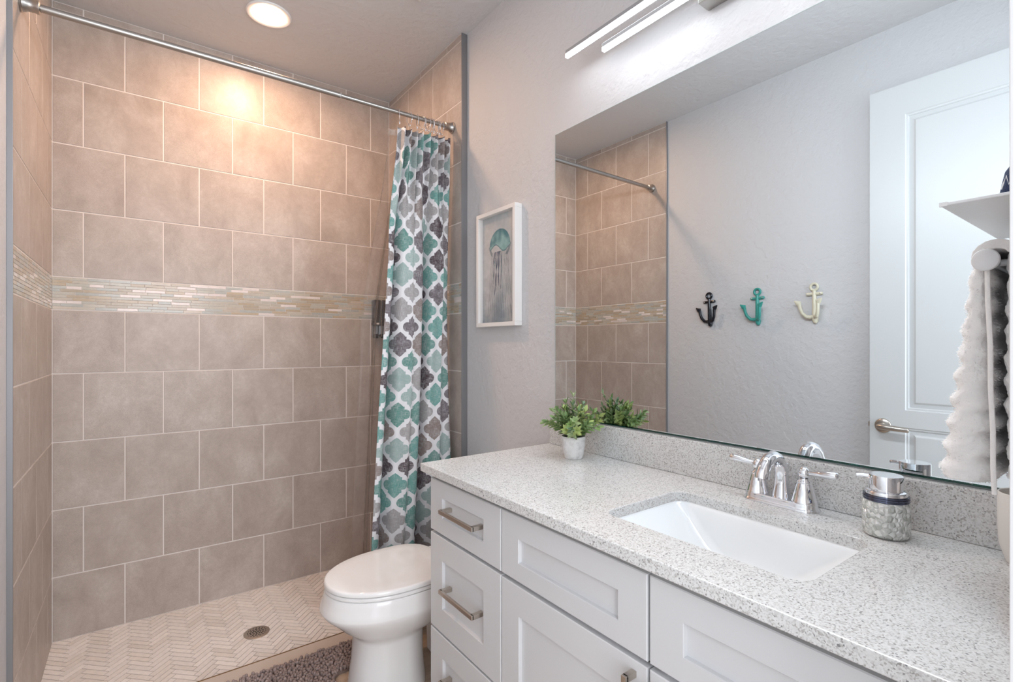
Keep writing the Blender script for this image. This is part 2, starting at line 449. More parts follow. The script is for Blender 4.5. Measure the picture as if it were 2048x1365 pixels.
# doorway wall
bm = bmesh.new(); box(bm, XJ+.018, XM, YF-.12, YF, FL, ZC); box(bm, XLP, XJ+.018, YF-.12, YF, 2.49, ZC); box(bm, XLP, -.27, YF-.12, YF, FL, 2.49)
struct('wall_front', bm, M['wall'])
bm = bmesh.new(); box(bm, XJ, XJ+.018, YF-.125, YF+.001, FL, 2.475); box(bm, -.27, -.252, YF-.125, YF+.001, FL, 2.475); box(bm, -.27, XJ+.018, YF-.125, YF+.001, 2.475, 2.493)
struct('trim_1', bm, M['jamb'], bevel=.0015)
bm = bmesh.new(); box(bm, XJ, XJ+.062, YF+.001, YF+.013, FL, 2.54); box(bm, -.295, XJ+.062, YF+.001, YF+.013, 2.475, 2.54)
struct('trim_2', bm, M['trimwhite'], bevel=.0025)
# steel tile-edge profiles
bm = bmesh.new(); box(bm, XLP, XL+.0012, YT-.002, YT+.003, 0, ZC); struct('trim_3', bm, M['steel'], bevel=.0008)
bm = bmesh.new(); box(bm, XS-.0012, XM, YT-.002, YT+.003, 0, ZC); struct('trim_4', bm, M['steel'], bevel=.0008)
bm = bmesh.new(); box(bm, XM-.012, XM, YCE+.004, YT-.003, FL, FL+.10); struct('baseboard_right', bm, M['trimwhite'], bevel=.003)
bm = bmesh.new(); box(bm, XLP, XLP+.012, .89, YT-.003, FL, FL+.10); struct('baseboard_left', bm, M['trimwhite'], bevel=.003)
# threshold with bronze strip
bm = bmesh.new(); box(bm, XL, XS, YT+.004, 2.129, FL, FL+.002); struct('trim_5', bm, M['curb'])
bm = bmesh.new(); box(bm, XL, XS, 2.129, 2.1335, -.01, FL+.0035); struct('trim_6', bm, M['brass'])
# shower pan, herringbone
bm = bmesh.new(); box(bm, XL-.01, XS+.02, 2.1335, YB+.01, -.1, -.0012); sp = struct('shower_floor', bm, M['pgrout'])
bm = bmesh.new(); lc = bm.verts.layers.float_color.new('col')
rd = random.Random(5); TW = .0245; NL = 4
def fp(u, v):   # herringbone lattice rotated 45 degrees in the room
    a = radians(45); x, y = u*TW, v*TW
    return (.47+x*cos(a)-y*sin(a), 2.5+x*sin(a)+y*cos(a))
def lay(u, v, horiz):
    g = .06
    w, h = (NL, 1) if horiz else (1, NL)
    c = [fp(u+g, v+g), fp(u+w-g, v+g), fp(u+w-g, v+h-g), fp(u+g, v+h-g)]
    if all(p[0] < XL or p[0] > XS or p[1] < 2.13 or p[1] > YB for p in c): return
    k = rd.uniform(.93, 1.05); col = (.88*k, .82*k, .78*k, 1) if rd.random() < .7 else (.84*k, .77*k, .72*k, 1)
    vs = [bm.verts.new((*p, .0005)) for p in c]; vb = [bm.verts.new((*p, -.0012)) for p in c]
    bm.faces.new(vs)
    for i in range(4): bm.faces.new((vb[i], vb[(i+1) % 4], vs[(i+1) % 4], vs[i]))
    for q in vs+vb: q[lc] = col
for i in range(-60, 61):
    for j in range(-60, 61):
        k = (i-j) % (2*NL)
        if k == 0: lay(i, j, True)
        if k == (2*NL)-1 or False: pass
        if k == NL*2-1: lay(i, j, False)
for co, no in (((XL, 0, 0), (-1, 0, 0)), ((XS, 0, 0), (1, 0, 0)), ((0, 2.1335, 0), (0, -1, 0)), ((0, YB, 0), (0, 1, 0))):
    bmesh.ops.bisect_plane(bm, geom=bm.verts[:]+bm.edges[:]+bm.faces[:], plane_co=co, plane_no=no, clear_outer=True)
obj('herringbone_tiling', bm, M['pan'], sp)
# ------------------------------------------------------------------ drain
t = thing('floor_drain', 'round perforated metal drain grate set in the herringbone shower floor', 'drain', (.425, 2.448, .0006))
bm = bmesh.new(); lathe(bm, [(.052, 0), (.052, .002), (.050, .003), (.020, .003), (.001, .003)], 40)
obj('grate', bm, M['darksteel'], t, smooth=True)
bm = bmesh.new()
for r, n in ((.006, 3), (.0155, 8), (.0255, 13), (.036, 18)):
    for k in range(n):
        a = 2*pi*k/n+r*40; c = (r*cos(a), r*sin(a), .0031)
        lathe(bm, [(.0034 if r < .03 else .0026, 0), (.0034 if r < .03 else .0026, .0003)], 8, c)
obj('drain_hole', bm, M['hole'], t)['kind'] = 'stuff'
# ------------------------------------------------------------------ ceiling light in the shower
t = thing('recessed_light', 'round recessed downlight glowing warm in the shower ceiling', 'ceiling light', (.472, 2.434, ZC))
bm = bmesh.new(); lathe(bm, [(.092, 0), (.092, -.004), (.088, -.007), (.072, -.006), (.060, -.001), (.059, 0)], 48, cap0=False, cap1=False); obj('trim_ring', bm, M['white'], t, smooth=True)
bm = bmesh.new(); lathe(bm, [(.060, -.0012), (.058, -.003), (.030, -.005), (.001, -.0055)], 40, cap0=False); obj('lens', bm, M['can'], t, smooth=True)
t = thing('exhaust_fan', 'white square exhaust fan cover on the ceiling at the top edge', 'exhaust fan', (.82, 1.80, ZC), radians(0))
bm = bmesh.new(); loft(bm, [[Vector((sx*w, sy*w, z)) for sx, sy in ((-1, -1), (1, -1), (1, 1), (-1, 1))] for w, z in ((.148, 0), (.15, -.006), (.13, -.016))]); obj('cover', bm, M['white'], t, bevel=.012, seg=4)
bm = bmesh.new()
for k in range(9): box(bm, -.1, .1, -.09+k*.022, -.084+k*.022, -.0175, -.0155)
obj('grille', bm, M['hole'], t)
# ------------------------------------------------------------------ shower rod
A, B = Vector((XL+.001, 2.150, 2.327)), Vector((XS-.001, 2.121, 2.321))
t = thing('shower_rod', 'satin nickel tension rod across the shower opening', 'curtain rod')
dr = (B-A).normalized(); K = A.lerp(B, .645)
bm = bmesh.new(); tube(bm, [A+dr*.004, K], .0118, 20); obj('outer_tube', bm, M['rodnickel'], t, smooth=True)
bm = bmesh.new(); tube(bm, [K-dr*.002, K+dr*.003], .0125, 20); obj('collar', bm, M['chrome'], t, smooth=True)
bm = bmesh.new(); tube(bm, [K, B-dr*.004], .0100, 20); obj('inner_tube', bm, M['rodnickel'], t, smooth=True)
for e, s in ((A, 1), (B, -1)):
    bm = bmesh.new(); tube(bm, [e+dr*s*q for q in (0, .004, .0055, .012, .016, .034, .038, .044, .047)], [.026, .0268, .024, .0225, .0195, .0185, .0205, .0205, .014], 28); obj('end_flange', bm, M['rodnickel'], t, smooth=True)
def rod_at(x):
    return A.lerp(B, (x-A.x)/(B.x-A.x))
# ------------------------------------------------------------------ shower curtain
ZT, ZB = 2.268, .11
def ease(q): return q*q*(3-2*q)
def cur(s, tt):
    """s across 0..1 (left..right), tt 0 top .. 1 bottom"""
    z = ZT+(ZB-ZT)*tt
    xl = .945-.035*ease(min(1, tt*4))-.125*tt**1.25; xr = 1.203
    mid = .0
    big = cos(2*pi*(2.2*(s-.36)+.05*sin(4*tt)*s))+.58; bigf = math.tanh(3.0*big)
    sm = sin(2*pi*(8*s+.1))
    k = ease(min(1, tt*3.2))
    amp = .020+.026*k
    y = 2.112-bigf*amp*k+sm*.021*(1-k)+.0035*sin(2*pi*11*s+4*tt)*(.4+tt)+.006*sin(5*tt+6*s)
    w = xr-xl
    x = xl+w*s-.016*k*sin(4*pi*2.2*(s-.36))+.004*sin(7*tt+9*s)
    scallop = 0
    if tt < .03: z -= .018*abs(sin(pi*8*s))*(1-tt/.03)
    return Vector((min(x, XS-.006), y, z))
NU, NV = 300, 150
arc = [0]
for i in range(NU):
    arc.append(arc[-1]+((cur((i+1)/NU, .5)-cur(i/NU, .5)).length+(cur((i+1)/NU, .15)-cur(i/NU, .15)).length)*.5)
bm = bmesh.new(); grid(bm, cur, NU, NV, lambda a, b: (arc[round(a*NU)]+.02, (1-b)*(ZT-ZB)))
t = thing('shower_curtain', 'teal, grey and plum trellis print fabric curtain bunched at the right end of the rod', 'shower curtain')
o = obj('curtain_cloth', bm, M['curtain'], t, smooth=True, angle=0)
sd = o.modifiers.new('s', 'SOLIDIFY'); sd.thickness = .0012
# liner, hangs on the shower side and shows past the left edge
def lin(s, tt):
    z = ZT-.004+(.06-ZT)*tt
    xl = .927-.10*ease(min(1, tt*2.2))-.075*tt
    x = xl+(1.19-xl)*s
    return Vector((x, 2.186+.010*sin(2*pi*5.5*s+2*tt)*(.5+tt)+.006*sin(9*tt+3*s), z))
bm = bmesh.new(); grid(bm, lin, 120, 60)
t = thing('shower_liner', 'clear vinyl shower liner hanging behind the patterned curtain', 'shower liner')
obj('vinyl_sheet', bm, M['liner'], t, smooth=True, angle=0)
bm = bmesh.new(); grid(bm, lambda s, q: lin(s, q*.012)+Vector((0, -.0006, .002)), 60, 2); obj('top_hem', bm, film('vinyl_hem', .35, (.9, .88, .86)), t, smooth=True, angle=0)
hx = [.955, 1.003, 1.042, 1.066, 1.084, 1.098, 1.112, 1.126, 1.142, 1.156, 1.168]
names = {0: 'metal curtain ring farthest left, by the clear liner edge', 1: 'second metal curtain ring from the left on the rod', 2: 'third metal curtain ring from the left, before the tight bunch'}
bm = bmesh.new()
ring = [Vector((0, .0185*sin(a), -.012+.0265*cos(a))) for a in [radians(d) for d in range(-150, 151, 12)]]
ring.append(Vector((0, .010, -.047))); ring.append(Vector((0, -.002, -.050)))
tube(bm, ring, .0017, 8); hk0 = obj('curtain_ring', bm, M['chrome'], None, smooth=True)
bmh = bmesh.new(); lathe(bmh, [(.0005, -.004), (.0035, -.002), (.0042, 0), (.0035, .002), (.0005, .004)], 12, (0, -.004, -.046)); hb0 = obj('bead', bmh, M['chrome'], hk0, smooth=True)
for i, x in enumerate(hx):
    if i: 
        h = hk0.copy(); link(h); b = hb0.copy(); link(b, h)
    else: h = hk0
    p = rod_at(x); h.location = (x, p.y, p.z+.0); h.rotation_euler = (0, 0, radians((-25, 15, -10, 25, -20, 10, 20, -15, 8, -12, 5)[i]))
    if i < 3: tag(h, names[i], 'curtain ring', 'metal rings on the shower rod')
    else: tag(h, 'metal curtain ring in the tight bunch near the right end of the rod', 'curtain ring', 'metal rings on the shower rod')
# ------------------------------------------------------------------ wall soap dispensers in the shower
def wall_disp(x, label):
    t = thing('wall_soap_dispenser', label, 'soap dispenser', (x, YB, 1.31), 0, 'paired dispensers on the shower wall')
    bm = bmesh.new(); box(bm, -.019, .019, -.050, -.001, .095, .225); obj('reservoir', bm, M['brown'], t, bevel=.004)
    bm = bmesh.new(); box(bm, -.0195, .0195, -.052, -.001, .076, .094); obj('push_button', bm, M['brown'], t, bevel=.002)
    bm = bmesh.new(); box(bm, -.008, .008, -.0535, -.052, .080, .090); obj('button_label', bm, M['label'], t)
    bm = bmesh.new(); box(bm, -.018, .018, -.012, -.001, .012, .075); obj('back_plate', bm, M['steel'], t, bevel=.002)
    bm = bmesh.new(); box(bm, -.013, .013, -.040, -.004, .0, .024); obj('nozzle', bm, M['black'], t, bevel=.005)
    bm = bmesh.new(); box(bm, .0195, .0225, -.053, -.001, .01, .226); obj('chrome_edge', bm, M['chrome'], t)
wall_disp(1.135, 'dark wall mounted soap dispenser on the left of the pair in the shower')
wall_disp(1.183, 'dark wall mounted soap dispenser on the right of the pair, behind the clear liner')
# ------------------------------------------------------------------ toilet
YTO = 1.73
def egg(cx, af, ab, hw, z, n=48, p=2.0, pb=2.6):
    out = []
    for k in range(n):
        a = 2*pi*k/n; c, s = cos(a), sin(a)
        pw = p if c < 0 else pb
        r = (abs(c)**pw+abs(s)**pw)**(-1/pw)
        out.append(Vector((cx+(af if c < 0 else ab)*c*r, YTO+hw*s*r, z)))
    return out
t = thing('toilet', 'white elongated toilet with closed lid beside the vanity', 'toilet')
bm = bmesh.new()
# (front x, back x, half width, z, centre)
L = [(.590, .86, .118, FL), (.592, .86, .116, .07), (.606, .85, .112, .16), (.612, .85, .113, .245), (.608, .86, .118, .262), (.590, .90, .132, .276), (.560, .94, .152, .300), (.528, .97, .170, .330), (.506, .99, .181, .350), (.4970, 1.0, .185, .364), (.4965, 1.0, .1852, .369), (.501, 1.0, .183, .385), (.509, 1.0, .179, .410), (.513, 1.0, .178, .424), (.517, 1.0, .176, .428)]
rings = []
for fx, bx, hw, z in L:
    c = fx+(bx-fx)*.52; rings.append(egg(c, c-fx, bx-c, hw, z, 56, 2.15 if z > .3 else 2.4))
loft(bm, rings); obj('bowl', bm, M['porcelain'], t, smooth=True, angle=60)
bm = bmesh.new()
loft(bm, [[Vector((x, YTO+s*hw, z)) for x, s in ((.93, -1), (1.05, -1), (1.235, -1), (1.235, 1), (1.05, 1), (.93, 1))] for hw, z in ((.09, FL), (.10, .2), (.12, .34), (.165, .41), (.17, .428))]); obj('rear_deck', bm, M['porcelain'], t, smooth=True, bevel=.012, seg=3)
def slab(fx, bx, hw, z0, z1, r, dome=0):
    bm = bmesh.new(); rs = []
    c = fx+(bx-fx)*.56
    for q, dz in ((0, .3), (.3, .08), (1, 0)):
        rs.append(egg(c, c-fx-r*(1-q)*.6, bx-c-r*(1-q)*.6, hw-r*(1-q)*.6, z0+r*dz, 64, 2.1, 3.2))
    for q in (0, .35, .7, 1):
        a = q*pi/2; rs.append(egg(c, c-fx-r*(1-cos(a)), bx-c-r*(1-cos(a)), hw-r*(1-cos(a)), z1-r+r*sin(a), 64, 2.1, 3.2))
    for k in (.8, .5, .2): rs.append(egg(c, (c-fx-r)*k, (bx-c-r)*k, (hw-r)*k, z1+dome*(1-k*k), 64, 2.1, 3.2))
    loft(bm, rs); return bm
obj('seat', slab(.5125, .955, .1775, .4310, .4430, .006), M['porcelain'], t, smooth=True, angle=60)
obj('lid', slab(.5105, .948, .1810, .4475, .4625, .009, .004), M['porcelain'], t, smooth=True, angle=60)
for s in (-1, 1):
    bm = bmesh.new(); box(bm, .945, .985, YTO+s*.075-.016, YTO+s*.075+.016, .43, .455); obj('hinge', bm, M['porcelain'], t, bevel=.006, seg=3)
for s in (-1, 1):
    bm = bmesh.new(); box(bm, .60, .622, YTO+s*.13-.008, YTO+s*.13+.008, .4268, .4286); obj('bumper', bm, M['white'], t, bevel=.001)
bm = bmesh.new(); loft(bm, [[Vector((x, YTO+s*hw, z)) for x, s in ((x0, -1), (1.245, -1), (1.245, 1), (x0, 1))] for x0, hw, z in ((1.08, .185, .42), (1.07, .195, .50), (1.06, .200, .725))]); obj('tank', bm, M['porcelain'], t, smooth=True, bevel=.02, seg=4)
bm = bmesh.new(); box(bm, 1.052, 1.249, YTO-.207, YTO+.207, .726, .752); obj('tank_lid', bm, M['porcelain'], t, smooth=True, bevel=.008, seg=3)
bm = bmesh.new(); tube(bm, [(1.058, YTO+.15, .68), (1.035, YTO+.15, .68), (1.033, YTO+.12, .677), (1.033, YTO+.07, .67)], .006, 10); obj('flush_lever', bm, M['chrome'], t, smooth=True)
# ------------------------------------------------------------------ contour bath rug
t = thing('bath_rug', 'shaggy taupe chenille bath rug on the floor around the toilet front', 'rug')
poly = [(.02, 1.42), (.56, 1.42), (.58, 1.45), (.58, 1.56), (.575, 1.60), (.575, 1.85), (.60, 1.868), (.74, 1.875), (.76, 1.90), (.76, 2.0), (.73, 2.03), (.06, 2.03), (.02, 2.0)]
def inpoly(x, y):
    c = False
    for i in range(len(poly)):
        (x0, y0), (x1, y1) = poly[i-1], poly[i]
        if (y0 > y) != (y1 > y) and x < (x1-x0)*(y-y0)/(y1-y0)+x0: c = not c
    return c
bm = bmesh.new(); loft(bm, [[Vector((x, y, z)) for x, y in poly] for z in (FL+.0005, FL+.010)]); obj('rug_backing', bm, plain('rug_backing', (.22, .16, .14), .9), t)
bm = bmesh.new(); lc = bm.verts.layers.float_color.new('col'); rd = random.Random(11)
y = 1.425
while y < 2.045:
    x = .025+rd.uniform(0, .006)
    while x < .775:
        px, py = x+rd.uniform(-.002, .002), y+rd.uniform(-.0025, .0025)
        if inpoly(px, py):
            h = rd.uniform(.011, .019); a = rd.uniform(0, 2*pi); ln_ = rd.uniform(.001, .008)
            top = Vector((px+cos(a)*ln_, py+sin(a)*ln_, FL+.009+h)); bot = Vector((px, py, FL+.009))
            r = rd.uniform(.0050, .0062); k = rd.uniform(.82, 1.12)
            fs = len(bm.verts)
            rg = tube(bm, [bot, bot.lerp(top, .4), bot.lerp(top, .75), bot.lerp(top, .93), top], [r*.85, r*1.05, r, r*.75, r*.3], 7)
            for q in rg:
                for v in q: v[lc] = (.36*k, .28*k, .26*k, 1)
        x += .0112
    y += .0118
o = obj('pile', bm, M['chenille'], t, smooth=True, angle=0); o['kind'] = 'stuff'
# ------------------------------------------------------------------ vanity cabinet
YV0, YV1 = YF+.003, 1.400
t = thing('vanity_cabinet', 'white shaker vanity cabinet with nickel bar pulls under the quartz top', 'cabinet')
bm = bmesh.new()
box(bm, .750, XM-.002, YV1-.018, YV1, FL+.10, .8755); box(bm, .750, XM-.002, YV0, YV0+.018, FL+.10, .8755); box(bm, .750, XM-.002, 1.008, 1.024, FL+.12, .8755)
box(bm, .750, XM-.002, YV0, YV1, FL+.10, FL+.118); box(bm, XM-.008, XM-.002, YV0, YV1, FL+.118, .8755); box(bm, .750, .769, YV0, YV1, .835, .8755)
box(bm, .750, .769, YV0, YV1, .690, .706); box(bm, .750, .769, .555, .590, FL+.118, .835); box(bm, .81, .83, YV0, YV1-.002, FL, FL+.10); box(bm, .83, XM-.002, YV1-.02, YV1-.002, FL, FL+.10)
obj('carcass', bm, M['cabinet'], t)
def shaker(name, y0, y1, z0, z1, ry0, ry1, rz0, rz1, xf=.7305, th=.019, dp=.009):
    """front with a recessed centre panel"""
    bm = bmesh.new()
    o = [(y0, z0), (y1, z0), (y1, z1), (y0, z1)]; i = [(ry0, rz0), (ry1, rz0), (ry1, rz1), (ry0, rz1)]
    R = lambda pts, x, e=0: [bm.verts.new((x, p[0], p[1])) for p in pts]
    ins = lambda pts, e: [(pts[0][0]+e, pts[0][1]+e), (pts[1][0]-e, pts[1][1]+e), (pts[2][0]-e, pts[2][1]-e), (pts[3][0]+e, pts[3][1]-e)]
    rs = [R(o, xf+th), R(o, xf+.0018), R(ins(o, .0018), xf), R(ins(i, -.0006), xf), R(ins(i, .0006), xf+.0015), R(ins(i, .0016), xf+dp)]
    bm.faces.new(rs[0])
    for a, b in zip(rs, rs[1:]):
        for k in range(4): bm.faces.new((a[k], a[(k+1) % 4], b[(k+1) % 4], b[k]))
    bm.faces.new(rs[-1])
    return obj(name, bm, M['cabinet'], t)
def pull(parent, c, L, vertical=False):
    bm = bmesh.new(); h = L/2; x0 = .700
    if vertical: box(bm, x0, x0+.008, c[0]-.0055, c[0]+.0055, c[1]-h, c[1]+h)
    else: box(bm, x0, x0+.008, c[0]-h, c[0]+h, c[1]-.0058, c[1]+.0058)
    back = .7305+.0088 if not vertical else .7305
    for s in (-1, 1):
        if vertical: box(bm, x0+.004, .7305, c[0]-.0055, c[0]+.0055, c[1]+s*(h-.006)-.006, c[1]+s*(h-.006)+.006)
        else: box(bm, x0+.004, .7394, c[0]+s*(h-.0065)-.0065, c[0]+s*(h-.0065)+.0065, c[1]-.0058, c[1]+.0058)
    obj('handle', bm, M['nickel'], parent, bevel=.0008)
d = shaker('drawer', 1.0245, 1.398, .702, .8595, 1.1035, 1.325, .7503, .8105); pull(d, (1.2035, .7855), .180)
d = shaker('drawer', 1.0245, 1.398, .407, .693, 1.1035, 1.3248, .480, .623); pull(d, (1.2035, .554), .180)
d = shaker('drawer', 1.0245, 1.398, .165, .4005, 1.1035, 1.322, .235, .333); pull(d, (1.2035, .290), .180)
shaker('false_front', .5745, 1.0205, .702, .8595, .6425, .9523, .7470, .8045)
d = shaker('cabinet_door', .5745, 1.0205, .165, .6915, .6425, .9503, .235, .620); pull(d, (.603, .594), .160, True)
shaker('false_front', .1215, .5690, .702, .8595, .190, .5001, .7470, .8045)
d = shaker('cabinet_door', .1215, .5690, .165, .6915, .190, .5001, .235, .620); pull(d, (.5415, .594), .160, True)
# ------------------------------------------------------------------ countertop with sink cut-out and backsplash
SX0, SX1, SY0, SY1, SR = .822, 1.100, .347, .766, .035
def rrect(x0, x1, y0, y1, r, n=8):
    out = []
    for cx, cy, a0 in ((x1-r, y1-r, 0), (x0+r, y1-r, 90), (x0+r, y0+r, 180), (x1-r, y0+r, 270)):
        for k in range(n+1):
            a = radians(a0+90*k/n); out.append((cx+r*cos(a), cy+r*sin(a)))
    return out
t = thing('countertop', 'speckled light grey quartz countertop on the white vanity', 'countertop')
bm = bmesh.new()
hole = rrect(SX0, SX1, SY0, SY1, SR)
X0, X1, Y0, Y1, ZB_, ZT_ = XCF, XM-.001, YF+.001, YCE, .8765, ZCT
def plate(z):
    outer = [bm.verts.new((x, y, z)) for x, y in ((X1, Y1), (X0, Y1), (X0, Y0), (X1, Y0))]
    inner = [bm.verts.new((x, y, z)) for x, y in hole]; n = len(inner); q = n//4
    es = []
    # fan each quarter of the hole outline to its corner, then bridge
    for c in range(4):
        arcv = inner[c*q:(c+1)*q]
        for a, b in zip(arcv, arcv[1:]): bm.faces.new((outer[c], a, b))
        bm.faces.new((outer[c], arcv[-1], inner[((c+1)*q) % n], outer[(c+1) % 4]))
    return outer, inner
ot, it = plate(ZT_); ob, ib = plate(ZB_)
for a, b in ((ot, ob), (it, ib)):
    n = len(a)
    for k in range(n): bm.faces.new((a[k], a[(k+1) % n], b[(k+1) % n], b[k]))
obj('slab', bm, M['quartz'], t, bevel=.0022, seg=2)
bm = bmesh.new(); box(bm, XM-.0205, XM-.001, YF+.001, YCE-.008, ZCT+.0004, 1.0025); tag(obj('backsplash', bm, M['quartz'], None, bevel=.0015), 'low speckled quartz backsplash strip along the wall under the mirror', 'backsplash')
# sink
t = thing('sink', 'white rectangular undermount sink set in the quartz counter', 'sink')
bm = bmesh.new(); rs = []
def rr3(g, z, r, sh=0): return [Vector((x, y, z)) for x, y in rrect(SX0-.006+g, SX1+.006-g, SY0-.008+g+sh, SY1+.008-g-sh, r)]
rs = [rr3(-.012, .8758, .045), rr3(.0, .8758, .040), rr3(.004, .868, .040), rr3(.010, .84, .042, .03), rr3(.018, .80, .045, .065), rr3(.035, .765, .05, .095), rr3(.055, .751, .05, .11), rr3(.10, .747, .035, .12)]
loft(bm, rs, cap0=False); o = obj('basin', bm, M['sinkwhite'], t, smooth=True, angle=0)
sd = o.modifiers.new('s', 'SOLIDIFY'); sd.thickness = .008; sd.offset = 1
bm = bmesh.new(); lathe(bm, [(.001, .0022), (.018, .002), (.020, .0015), (.022, .0005), (.024, .0)], 32, (.965, .556, .7475), cap0=False, cap1=False); obj('sink_drain', bm, M['chrome'], t, smooth=True)
# ------------------------------------------------------------------ faucet
FY, FX, FZ = .5585, 1.192, ZCT
t = thing('faucet', 'chrome two handle faucet with arched spout behind the sink', 'faucet', (FX, FY, FZ))
def stad(hw, hl, z, n=40):
    return [Vector((hw*cos(a), (hl-hw)*(1 if sin(a) > 0 else -1)*min(1, abs(sin(a))*3)+hw*sin(a), z)) for a in [2*pi*k/n for k in range(n)]]
bm = bmesh.new(); loft(bm, [stad(.031, .083, 0), stad(.0315, .0835, .003), stad(.029, .081, .006), stad(.0265, .0785, .010), stad(.0265, .0785, .016), stad(.024, .076, .0195)]); obj('base_plate', bm, M['chrome'], t, smooth=True, angle=50)
for s, tip in ((1, (-.004, .062, .010)), (-1, (-.004, -.062, .010))):
    hy = s*.052
    bm = bmesh.new(); lathe(bm, [(.0262, .018), (.0255, .022), (.0245, .0235), (.0205, .040), (.0165, .056), (.0145, .0605), (.0155, .0625), (.0150, .065), (.0108, .068), (.0105, .0715)], 32, (0, hy, 0))
    hb = obj('handle_base', bm, M['chrome'], t, smooth=True, angle=50)
    bm = bmesh.new(); lathe(bm, [(.0005, .070), (.008, .0715), (.0122, .077), (.0128, .083), (.0105, .0895), (.006, .0935), (.0035, .0955), (.0005, .0965)], 28, (0, hy, 0))
    tube(bm, [(0, hy+s*.006, .084), (-.001, hy+s*.016, .0845), (-.003, hy+s*.034, .0865), (-.004, hy+s*.052, .0885), (-.004, hy+s*.064, .0895), (-.004, hy+s*.068, .0895), (-.004, hy+s*.0705, .0895)], [.0052, .0050, .0070, .0086, .0084, .0060, .002], 16)
    obj('lever', bm, M['chrome'], t, smooth=True, angle=50)
bm = bmesh.new()
sp_pts = [(.004, 0, .014), (.006, 0, .040), (.006, 0, .066), (.001, 0, .090), (-.013, 0, .107), (-.034, 0, .1145), (-.056, 0, .110), (-.074, 0, .096), (-.083, 0, .080), (-.085, 0, .072)]
tube(bm, sp_pts, [.0205, .0165, .0145, .0138, .0136, .0136, .0138, .0145, .0155, .0155], 24, flat_ax=(0, 1, 0)); obj('spout', bm, M['chrome'], t, smooth=True, angle=60)
bm = bmesh.new(); lathe(bm, [(.0045, .016), (.003, .02), (.003, .066), (.0055, .068), (.0065, .072), (.0045, .077), (.0068, .080), (.0075, .085), (.0055, .090), (.001, .0925)], 20, (.0285, 0, 0)); obj('lift_rod', bm, M['chrome'], t, smooth=True)
# ------------------------------------------------------------------ glass soap dispenser
t = thing('glass_soap_dispenser', 'pressed glass soap dispenser with chrome pump top beside the faucet', 'soap dispenser', (1.163, .3455, ZCT))
bm = bmesh.new(); lathe(bm, [(.030, .0), (.0365, .002), (.0385, .008), (.0385, .060), (.0372, .066), (.0355, .070), (.0325, .0705), (.034, .066), (.0352, .058), (.0352, .010), (.030, .0055)], 48, sy=1.0); obj('jar', bm, M['jar'], t, smooth=True, angle=60)
bm = bmesh.new(); lathe(bm, [(.0300, .0065), (.0340, .011), (.0345, .035), (.0340, .058), (.0300, .0595)], 40)
obj('liquid_soap', bm, plain('pale_soap', (.86, .88, .84), .25), t, smooth=True)
bm = bmesh.new()
for z, r in ((.0700, .0375), (.0738, .0378), (.0776, .0375)):
    lathe(bm, [(r-.0035, z-.0021), (r-.0008, z-.0017), (r, z), (r-.0008, z+.0017), (r-.0035, z+.0021)], 44)
obj('collar', bm, plain('dark_ribbed_metal', (.10, .11, .16), .12, 1), t, smooth=True)
bm = bmesh.new(); lathe(bm, [(.0345, .0800), (.0345, .0835), (.0325, .0865), (.0285, .0880), (.0285, .0890)], 44); obj('shoulder', bm, M['chrome'], t, smooth=True)
bm = bmesh.new(); lathe(bm, [(.0275, .0890), (.0275, .1150), (.0268, .1162), (.001, .1165)], 44, cap0=True); obj('pump_head', bm, M['chrome'], t, smooth=True, angle=40)
bm = bmesh.new(); tube(bm, [(-.004, .020, .1095), (-.008, .040, .1090), (-.0095, .046, .1075)], [.0045, .0042, .0042], 14); obj('nozzle', bm, M['chrome'], t, smooth=True)
# ------------------------------------------------------------------ tumbler
t = thing('tumbler', 'plain ivory tumbler standing at the right end of the counter by the door frame', 'cup', (1.192, .152, ZCT))
bm = bmesh.new(); lathe(bm, [(.026, .0), (.030, .001), (.034, .012), (.0395, .032), (.041, .06), (.041, .117), (.0400, .119), (.0385, .118), (.0380, .06), (.036, .03), (.028, .008), (.002, .006)], 44, cap1=True); obj('tumbler_body', bm, M['cup'], t, smooth=True, angle=40)
# ------------------------------------------------------------------ potted plant
t = thing('potted_plant', 'small artificial green plant in a whitewashed pot on the counter', 'potted plant', (1.140, 1.190, ZCT))
bm = bmesh.new(); lathe(bm, [(.0265, 0), (.029, .001), (.0325, .012), (.0365, .035), (.0385, .060), (.0390, .071), (.0380, .0725), (.0355, .071), (.0350, .064), (.001, .063)], 40, cap1=True); obj('pot', bm, M['pot'], t, smooth=True, angle=40)
bm = bmesh.new(); lathe(bm, [(.0345, .0635), (.030, .068), (.015, .071), (.001, .072)], 24); obj('filler', bm, M['soil'], t, smooth=True)
stem = bmesh.new(); leaf = bmesh.new(); lc = leaf.verts.layers.float_color.new('col'); rd = random.Random(3)
def add_leaf(p, d, n, L, w, c):
    d = d.normalized(); s = d.cross(n).normalized(); n = s.cross(d).normalized()
    prof = [(0, .08), (.2, .62), (.45, 1), (.7, .85), (.9, .42), (1, .03)]
    rows = []
    for q, k in prof:
        base = p+d*L*q-n*L*.10*q*q
        ws = []
        for e in (-1, -.72, 0, .72, 1):
            v = leaf.verts.new(base+s*(w*.5*k*e)+n*(abs(e)*w*.10*k)); v[lc] = (*(c if abs(e) < .9 and q < .95 else (min(1, c[0]*1.7+.10), min(1, c[1]*1.35+.10), c[2]*1.5+.05)), 1); ws.append(v)
        rows.append(ws)
    for a, b in zip(rows, rows[1:]):
        for k in range(4): leaf.faces.new((a[k], a[k+1], b[k+1], b[k]))
GR = [(.20, .32, .10), (.14, .24, .08), (.27, .38, .17), (.35, .45, .25), (.19, .30, .17), (.36, .46, .15)]
